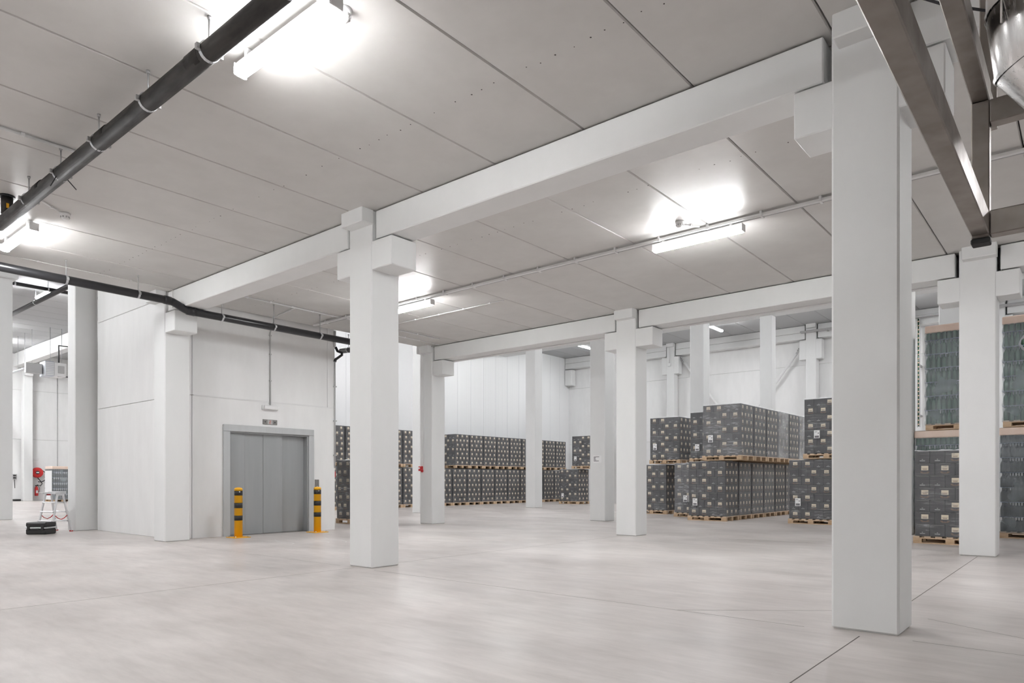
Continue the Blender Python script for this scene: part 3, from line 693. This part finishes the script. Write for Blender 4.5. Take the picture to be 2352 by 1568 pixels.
for k in range(7):
    carton_load(AX, AY + k * PI_, 0, f'{ORD[k]} pallet of dark cartons in the lower tier of the long block' if k else 'front pallet of dark cartons of the long block, lower tier, white label low left', HL, 'all' if k == 0 else 'right', ('film_clear', 'film_hazy', 'film_hazy', 'film_hazy', 'film_clear', 'film_hazy', 'film_hazy')[k], True, ((-.30, .46),) if k == 0 else (), flap=(1 if k == 0 else 0), group='long carton block, lower tier')
    carton_load(AX + .385, AY + k * PI_, ZU, f'{ORD[k]} pallet of dark cartons in the upper tier of the long block', HU, 'all' if k == 0 else 'right', ('film_hazy', 'film_hazy', 'film_hazy', 'film_milky', 'film_hazy', 'film_milky', 'film_hazy')[k], True, ((-.275, .53),) if k == 0 else (), group='long carton block, upper tier')
carton_load(-8.83, 17.5, 0, 'lower carton pallet just left of the long block, two white labels', HL, 'all', 'film_hazy', True, ((-.15, .5), (.0, .5)), flip=0, flap=True)
carton_load(-8.44, 17.66, ZU, 'upper carton pallet squeezed behind the left end of the long block', HU, 'all', 'film_clear', True, ((-.27, .40),), flip=1)
carton_load(-10.55, 18.48, 0, 'lower carton pallet beside the rear-row column, left of the long block', HL, 'all', 'film_clear', True)
carton_load(-10.12, 18.48, ZU, 'upper carton pallet beside the rear-row column with label at lower left', HU, 'all', 'film_clear', True, ((-.31, .5),))
carton_load(-5.39, 16.42, 0, 'lower carton pallet half hidden behind the large column', HL, 'all', 'film_clear', True, ((-.275, .5),), flap=True)
carton_load(-5.05, 16.42, ZU, 'upper carton pallet half hidden behind the large column', HU, 'all', 'film_clear', True, ((-.2, .55),), flip=1)
carton_load(-2.17, 12.56, 0, 'single carton pallet in front of the left green bottle stack', HL, 'all', 'film_clear', True, flip=1, flap=True)
carton_load(-17.44, 23.95, 0, 'lower carton pallet standing free before the wall row, left of the notice column', HL, 'all', 'film_clear', False, ((-.30, .36),), flap=True)
carton_load(-16.78, 23.95, ZU, 'upper carton pallet standing free before the wall row, left of the notice column', HU, 'all', 'film_clear', False, ((-.30, .42),), flip=1)
carton_load(-13.5, 9.72, 0, 'near carton pallet peeping out behind the lift shaft corner', HL, 'all', 'film_hazy', True, flap=True, alllab=True)
WX = -19.37 - PW
NUM = ['first', 'second', 'third', 'fourth', 'fifth', 'sixth', 'seventh', 'eighth', 'ninth', 'tenth', 'eleventh']
for k in range(10):
    carton_load(WX, 18.64 + k * .848, 0, f'{NUM[k]} from left of the lower carton pallets lining the white panel wall', HL, 'right', 'film_clear', False, group='carton row on the panel wall, lower tier')
for k in range(9):
    carton_load(WX, 19.63 + k * .843, ZU, f'{NUM[k]} from left of the upper carton pallets lining the white panel wall', HU, 'all' if k == 0 else 'right', 'film_clear', False, group='carton row on the panel wall, upper tier')
for k, (y, a) in enumerate(((13.5, 'upper carton pallet at the far left of the wall row, beside lift corner'), (14.36, 'upper carton pallet second at the far left, beside the black gap'), (16.06, 'upper carton pallet seen left of the slim column, nearer one'), (16.92, 'upper carton pallet seen left of the slim column, farther one'))):
    carton_load(WX, y, ZU, a, HU, 'right', 'film_clear', False, flip=k % 2, group='carton row left of the slim column')
for k, (y, a) in enumerate(((13.5, 'lower carton pallet at the far left of the wall row, under the upper pair'), (14.36, 'lower carton pallet hidden mostly by the near carton pallet'), (16.06, 'lower carton pallet seen left of the slim column, nearer one'), (16.92, 'lower carton pallet seen left of the slim column, farther one'))):
    carton_load(WX, y, 0, a, HL, 'right', 'film_clear', False, flip=k % 2, group='carton row left of the slim column')

# ------------------------------------------------------------------ pallets of glass bottles
b = bmesh.new(); lathe(b, [(.034, 0), (.0375, .006), (.0375, .135), (.034, .16), (.022, .19), (.0145, .205), (.0135, .236), (.0155, .238), (.0155, .248), (.0135, .25)], 10); BOT_G = mesh('bottle', b, 'bottle_green')
BOT_D = BOT_G.copy(); BOT_D.materials.clear(); BOT_D.materials.append(M['bottle_dark'])
GW, GD, GL = 1.0, .833, .2555
PAD = mesh('layer_pad', B(-GW / 2 - .008, GW / 2 + .008, -GD / 2 - .008, GD / 2 + .008, 0, .005), 'pad_blue')
b = bmesh.new(); bx(b, -GW / 2 - .012, GW / 2 + .012, -GD / 2 - .012, GD / 2 + .012, 0, .135, bev=.02, seg=2); COVER = mesh('card_cover', b, 'peach_card')
def bottle_load(x, y, z, label, bot=None, layers=7, left=True, hole=None, group='wrapped pallets of empty bottles', rows=2, right=False):
    t = thing('bottle_pallet', label, 'pallet', (x + GW / 2, y + GD / 2, z), group=group); add_pallet(t, False)
    for k in range(layers):
        z0 = PH - .006 + k * GL
        for r in range(rows):
            for i in range(12): link('bottle', bot or BOT_G, t, (-GW / 2 + .042 + .0415 * (r % 2) * .9 + i * .0822, -GD / 2 + .042 + r * .072, z0))
        if left:
            for r in range(2, 10): link('bottle', bot or BOT_G, t, (-GW / 2 + .042 + (r % 2) * .036, -GD / 2 + .042 + r * .078, z0)); 
        if right:
            for r in range(1, 10): link('bottle', bot or BOT_G, t, (GW / 2 - .042, -GD / 2 + .042 + r * .082, z0))
        if k: link('layer_pad', PAD, t, (0, 0, z0 - .0045))
    link('card_cover', COVER, t, (0, 0, PH + layers * GL - .13))
    # film, pulled in between the layer pads
    b = bmesh.new(); nu = 12; per = []
    for i in range(nu): per.append((-GW / 2 + GW * i / nu, -GD / 2, 0, -1))
    for i in range(nu): per.append((GW / 2, -GD / 2 + GD * i / nu, 1, 0))
    for i in range(nu): per.append((GW / 2 - GW * i / nu, GD / 2, 0, 1))
    for i in range(nu): per.append((-GW / 2, GD / 2 - GD * i / nu, -1, 0))
    rw = []; nv = layers * 5; H = PH + layers * GL - .128
    for j in range(nv + 1):
        zz = .09 + (H - .09) * j / nv; fz = ((zz - PH) / GL) % 1.; pull = .0035 + .0115 * abs(math.cos(math.pi * fz)) ** 6
        if j == nv: pull = .013
        rw.append([b.verts.new((px + nx * pull + (0 if i % nu else (-1, 1, 1, -1)[i // nu] * pull * .9), py + ny * pull + (0 if i % nu else (-1, -1, 1, 1)[i // nu] * pull * .9), zz)) for i, (px, py, nx, ny) in enumerate(per)])
    N = len(per)
    for j in range(nv):
        for i in range(N):
            if hole and hole(i, j): continue
            f = b.faces.new((rw[j][i], rw[j][(i + 1) % N], rw[j + 1][(i + 1) % N], rw[j + 1][i])); f.smooth = True
    obj('stretch_film', b, 'film_glass', t)
    return t
ZG = PH + 7 * GL + .012
bottle_load(-2.5, 14.64, 0, 'lower green bottle pallet behind the single carton pallet')
bottle_load(-2.33, 14.64, ZG, 'upper green bottle pallet left of the rear right column')
bottle_load(-1.21, 14.64, 0, 'lower dark bottle pallet at the right edge of the photo', BOT_D)
tr = bottle_load(-1.165, 14.64, ZG, 'upper bottle pallet at the right edge with a torn hole in its film', hole=lambda i, j: i in (3, 4, 5) and 25 <= j <= 29 and not (i == 3 and j in (25, 29)))
b = bmesh.new(); ring = []; rn = random.Random(5); cx, cz = -GW / 2 + 4.5 * GW / 12, .09 + (PH + 7 * GL - .128 - .09) * 27.4 / 35
pts_ = [(-.14, -.01), (-.12, .07), (-.07, .125), (.0, .14), (.07, .13), (.125, .09), (.14, .0), (.12, -.09), (.05, -.15), (-.03, -.14), (-.09, -.09)]
for k, (dx, dz) in enumerate(pts_):
    ring.append([b.verts.new((cx + dx * s_ + rn.uniform(-.008, .008), -GD / 2 - .008 - o_, cz + dz * s_ + rn.uniform(-.008, .008))) for s_, o_ in ((.88, .012), (1.0, .02), (1.16, .004))])
for k in range(len(ring)):
    n = (k + 1) % len(ring)
    for j in range(2): f = b.faces.new((ring[k][j], ring[n][j], ring[n][j + 1], ring[k][j + 1])); f.smooth = True
obj('torn_film_edge', b, 'film_milky', tr)
t = thing('cable_ladder', 'upright cable ladder at the far wall, left of the upper bottle pallet', 'cable ladder', (-4.72, 28.3, 2.9))
for x in (-.04, .04): obj('side_rail', B(x - .008, x + .008, -.04, .04, 0, 3.9), 'zinc_dull', t)
for k in range(26): obj('rung', B(-.032, .032, -.03, .03, .08 + k * .147, .12 + k * .147), 'wood_pale', t)
obj('cable', T([(.0, .0, .02), (.0, .0, 3.88)], .02, 8), 'bottle_green', t)
for z in (.4, 2.2): obj('wall_bracket', B(-.03, .03, .04, .57, z, z + .06), 'zinc_dull', t)

# ------------------------------------------------------------------ things in the side hall
t = thing('stepladder', 'aluminium double stepladder with papers on top, beside the tall column', 'stepladder', (-15.5, 4.60, 0), math.radians(12)); H = .735
# local x: along the step treads (wide), local y: fore and aft
for sx in (-1, 1):
    for sy in (-1, 1):
        f_ = Vector((sx * .25, sy * .18, .012)); tp = Vector((sx * .2, sy * .05, H)); b = bmesh.new(); obar(b, f_, tp, .022, .045, up=(1, 0, 0), bev=.003); obj('leg', b, 'aluminium', t)
        obj('foot', B(f_.x - .018, f_.x + .018, f_.y - .028, f_.y + .028, 0.0005, .024, bev=.004), 'red', t)
for sy in (-1, 1):
    for z in (.2, .38, .56):
        k = z / H; y = sy * (.18 + (.05 - .18) * k); xw = .25 + (.2 - .25) * k; obj('tread', B(-xw, xw, y - .035, y + .035, z, z + .02, bev=.004), 'aluminium', t)
obj('platform', B(-.22, .22, -.1, .1, H, H + .025, bev=.004), 'aluminium', t)
for sx in (-1, 1): obj('bracket', B(sx * .21 - .008, sx * .21 + .008, -.06, .06, H - .03, H, bev=.003), 'red' if sx < 0 else 'aluminium', t)
for sx in (-1, 1): obj('safety_strap', T([(sx * .235, -.12, .33), (sx * .235, -.06, .27), (sx * .235, 0, .245), (sx * .235, .06, .27), (sx * .235, .12, .33)], .008, 6), 'red', t)
tag(obj('paper_sheet', B(-.16, .16, -.11, .11, 0, .004), 'white_paper', None, (-15.62, 4.55, H + .0255), math.radians(20)), 'white paper sheet lying on the stepladder top, left', 'paper')
tag(obj('paper_booklet', B(-.12, .12, -.085, .085, 0, .02), 'white_paper', None, (-15.42, 4.63, H + .0305), math.radians(35)), 'thicker white booklet lying on the stepladder top, right', 'booklet')
t = thing('tool_case', 'black plastic tool case with silver band on the floor', 'case', (-15.0, 4.24, 0), math.radians(40))
obj('lower_shell', B(-.19, .19, -.15, .15, 0.0005, .105, bev=.018), 'case_black', t); obj('band', B(-.192, .192, -.152, .152, .105, .138, bev=.006), 'zinc', t); obj('lid', B(-.19, .19, -.15, .15, .138, .222, bev=.018), 'case_black', t)
for sx in (-1, 1): obj('latch', B(sx * .13 - .025, sx * .13 + .025, -.165, -.15, .08, .165, bev=.004), 'case_black', t)
obj('handle', T([(-.07, -.155, .1), (-.06, -.185, .1), (.06, -.185, .1), (.07, -.155, .1)], .011, 8), 'case_black', t)
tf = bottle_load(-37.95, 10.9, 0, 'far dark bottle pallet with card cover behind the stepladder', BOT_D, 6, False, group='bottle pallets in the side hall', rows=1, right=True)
obj('film_glare_sheet', B(-.49, .47, -.436, -.432, .1, 1.45), 'panel_white', tf)  # white sheet standing in for the glare on the film of this face
t = thing('hose_reel', 'red fire hose reel on the far end wall', 'hose reel', (-39.93, 11.08, 1.38))
b = bmesh.new(); tube(b, [(.06, 0, 0), (.07, 0, 0), (.2, 0, 0), (.21, 0, 0)], [.2, .25, .25, .2], 28); obj('drum', b, 'red_bright', t)
obj('hub', T([(.21, 0, 0), (.235, 0, 0)], .085, 20), 'case_black', t); obj('hub_label', B(.235, .238, -.06, .06, -.025, .025), 'white_paper', t)
b = bmesh.new(); tube(b, [(.1, .24, .1), (.12, .36, 0), (.12, .40, -.2), (.12, .34, -.38), (.12, .2, -.46), (.1, .05, -.45)], .022, 8); obj('hose_tail', b, 'case_black', t)
b = bmesh.new(); tube(b, [(.1, .03, -.25), (.12, .15, -.42), (.12, .22, -.55), (.12, .14, -.66), (.1, .0, -.6)], .02, 8); obj('hose_tail', b, 'case_black', t)
obj('wall_bracket', B(-.036, .06, -.05, .05, -.08, .08), 'steel_plate', t)
t = thing('fire_extinguisher', 'red fire extinguisher under the hose reel', 'extinguisher', (-39.78, 11.05, .24))
b = bmesh.new(); lathe(b, [(.07, 0), (.078, .02), (.078, .37), (.06, .43), (.03, .45), (.03, .47)], 20); obj('cylinder', b, 'red_bright', t)
obj('valve', B(-.03, .03, -.05, .05, .47, .52, bev=.006), 'case_black', t); obj('label_plate', B(.0795, .081, -.04, .04, .13, .27), 'white_paper', t)
obj('wall_hook', B(-.185, -.075, -.03, .03, .32, .36), 'steel_plate', t); obj('hose', T([(0, .05, .49), (.03, .12, .4), (.02, .1, .15)], .012, 6), 'case_black', t)
tag(obj('exit_sign', B(0, .05, -.15, .15, -.05, .05, bev=.01), 'white_plastic', None, (-39.965, 11.03, 2.04)), 'small white emergency lamp above the hose reel', 'lamp')
t = thing('socket_box', 'grey power socket box with hanging cable on the far end wall', 'socket', (-39.965, 10.17, 1.17))
obj('box', B(0, .1, -.1, .1, -.13, .13, bev=.01), 'grey_plastic', t)
for z in (-.05, .06): obj('outlet', B(.1, .12, -.06, .06, z - .035, z + .035, bev=.01), 'case_black', t)
obj('cable', T([(.06, 0, -.13), (.06, .02, -.55)], .015, 6), 'case_black', t)
tag(obj('floor_box', B(-.13, .13, -.16, .16, 0.0005, .09, bev=.02), 'case_black', None, (-39.7, 10.2, 0)), 'low black box on the floor at the far end wall', 'box')
conduit([(-39.955, 12.0, .3), (-39.955, 12.0, 6.4)], 'thin conduit up the far end wall right of the hose reel', .012, 5, 'zinc_dull', group='conduits in the side hall')
t = thing('unit_heater', 'white ceiling unit heater with louvres high in the side hall', 'heater', (-32, 9.46, 5.16))
obj('casing', B(-.3, .3, -.05, .38, 0, .55, bev=.02), 'white_plastic', t); obj('cowl', B(-.32, .34, -.38, -.05, -.02, .57, bev=.02), 'alu_fin', t)
for k in range(8): obj('louvre', B(.34, .37, -.36, -.07, .02 + k * .066, .055 + k * .066), 'white_plastic', t)
for y in (-.1, .3): obj('hanger_rod', T([(0, y, .55), (0, y, TH - 5.18)], .012, 6), 'zinc', t)
obj('motor_plate', B(.3, .34, .08, .3, .12, .42, bev=.01), 'grey_plastic', t)
obj('water_pipe', T([(.2, .14, .52), (.2, .14, 1.25), (.2, .62, 1.25), (.2, .62, .9), (.2, .5, .6), (.2, .5, .02), (.2, .1, .02)], .03, 10), 'black_pvc', t)
obj('mounting_bracket', B(-.1, .1, -.95, -.4, .06, .45, bev=.01), 'zinc_dull', t)
for (p, q, r, lb) in (((-39, 7.0, 6.62), (-16, 7.14, 6.62), .07, 'dark pipe hanging lengthways under the side hall ceiling'), ((-24.6, 5.0, 6.86), (-24.45, 10.1, 6.86), .055, 'dark pipe crossing under the side hall ceiling'), ((-38.8, 9.2, 5.75), (-32.5, 9.0, 5.62), .05, 'grey pipe run leading to the unit heater')):
    d = Vector(q) - Vector(p); t = thing('service_pipe', lb, 'pipe', p, group='pipes in the side hall')
    obj('pipe', T([(0, 0, 0), d], r, 12), 'black_pvc' if r > .05 else 'zinc', t)
    for k in range(6):
        c = d * ((k + .5) / 6); obj('hanger_rod', T([c + Vector((0, 0, r * .9)), Vector((c.x, c.y, TH - p[2] - .005))], .008, 6), 'zinc', t); obj('clamp', T([c - d.normalized() * .02, c + d.normalized() * .02], r * 1.08, 12), 'zinc', t)

# ------------------------------------------------------------------ pale tyre scuffs on the floor before the lift
mat('tyre_scuff', (.70, .675, .66), .45)
for (x, y, dx, dy) in ((-9.55, 6.05, -.95, .3), (-9.35, 6.55, -.9, .35), (-9.2, 6.8, -1.0, .33), (-9.0, 7.35, -.8, .3)):
    b = bmesh.new(); P = []
    for k in range(9):
        q = k / 8; P.append((x + dx * q + .10 * math.sin(q * 4), y + dy * q + .06 * math.sin(q * 7), .02 * (.4 + .6 * math.sin(math.pi * min(1, q + .1)))))
    a = [b.verts.new((px, py - w_, .0008)) for px, py, w_ in P]; c = [b.verts.new((px, py + w_, .0008)) for px, py, w_ in P]
    for k in range(8): b.faces.new((a[k], a[k + 1], c[k + 1], c[k]))
    bmesh.ops.recalc_face_normals(b, faces=b.faces); obj('tyre_scuff', b, 'tyre_scuff', floor)
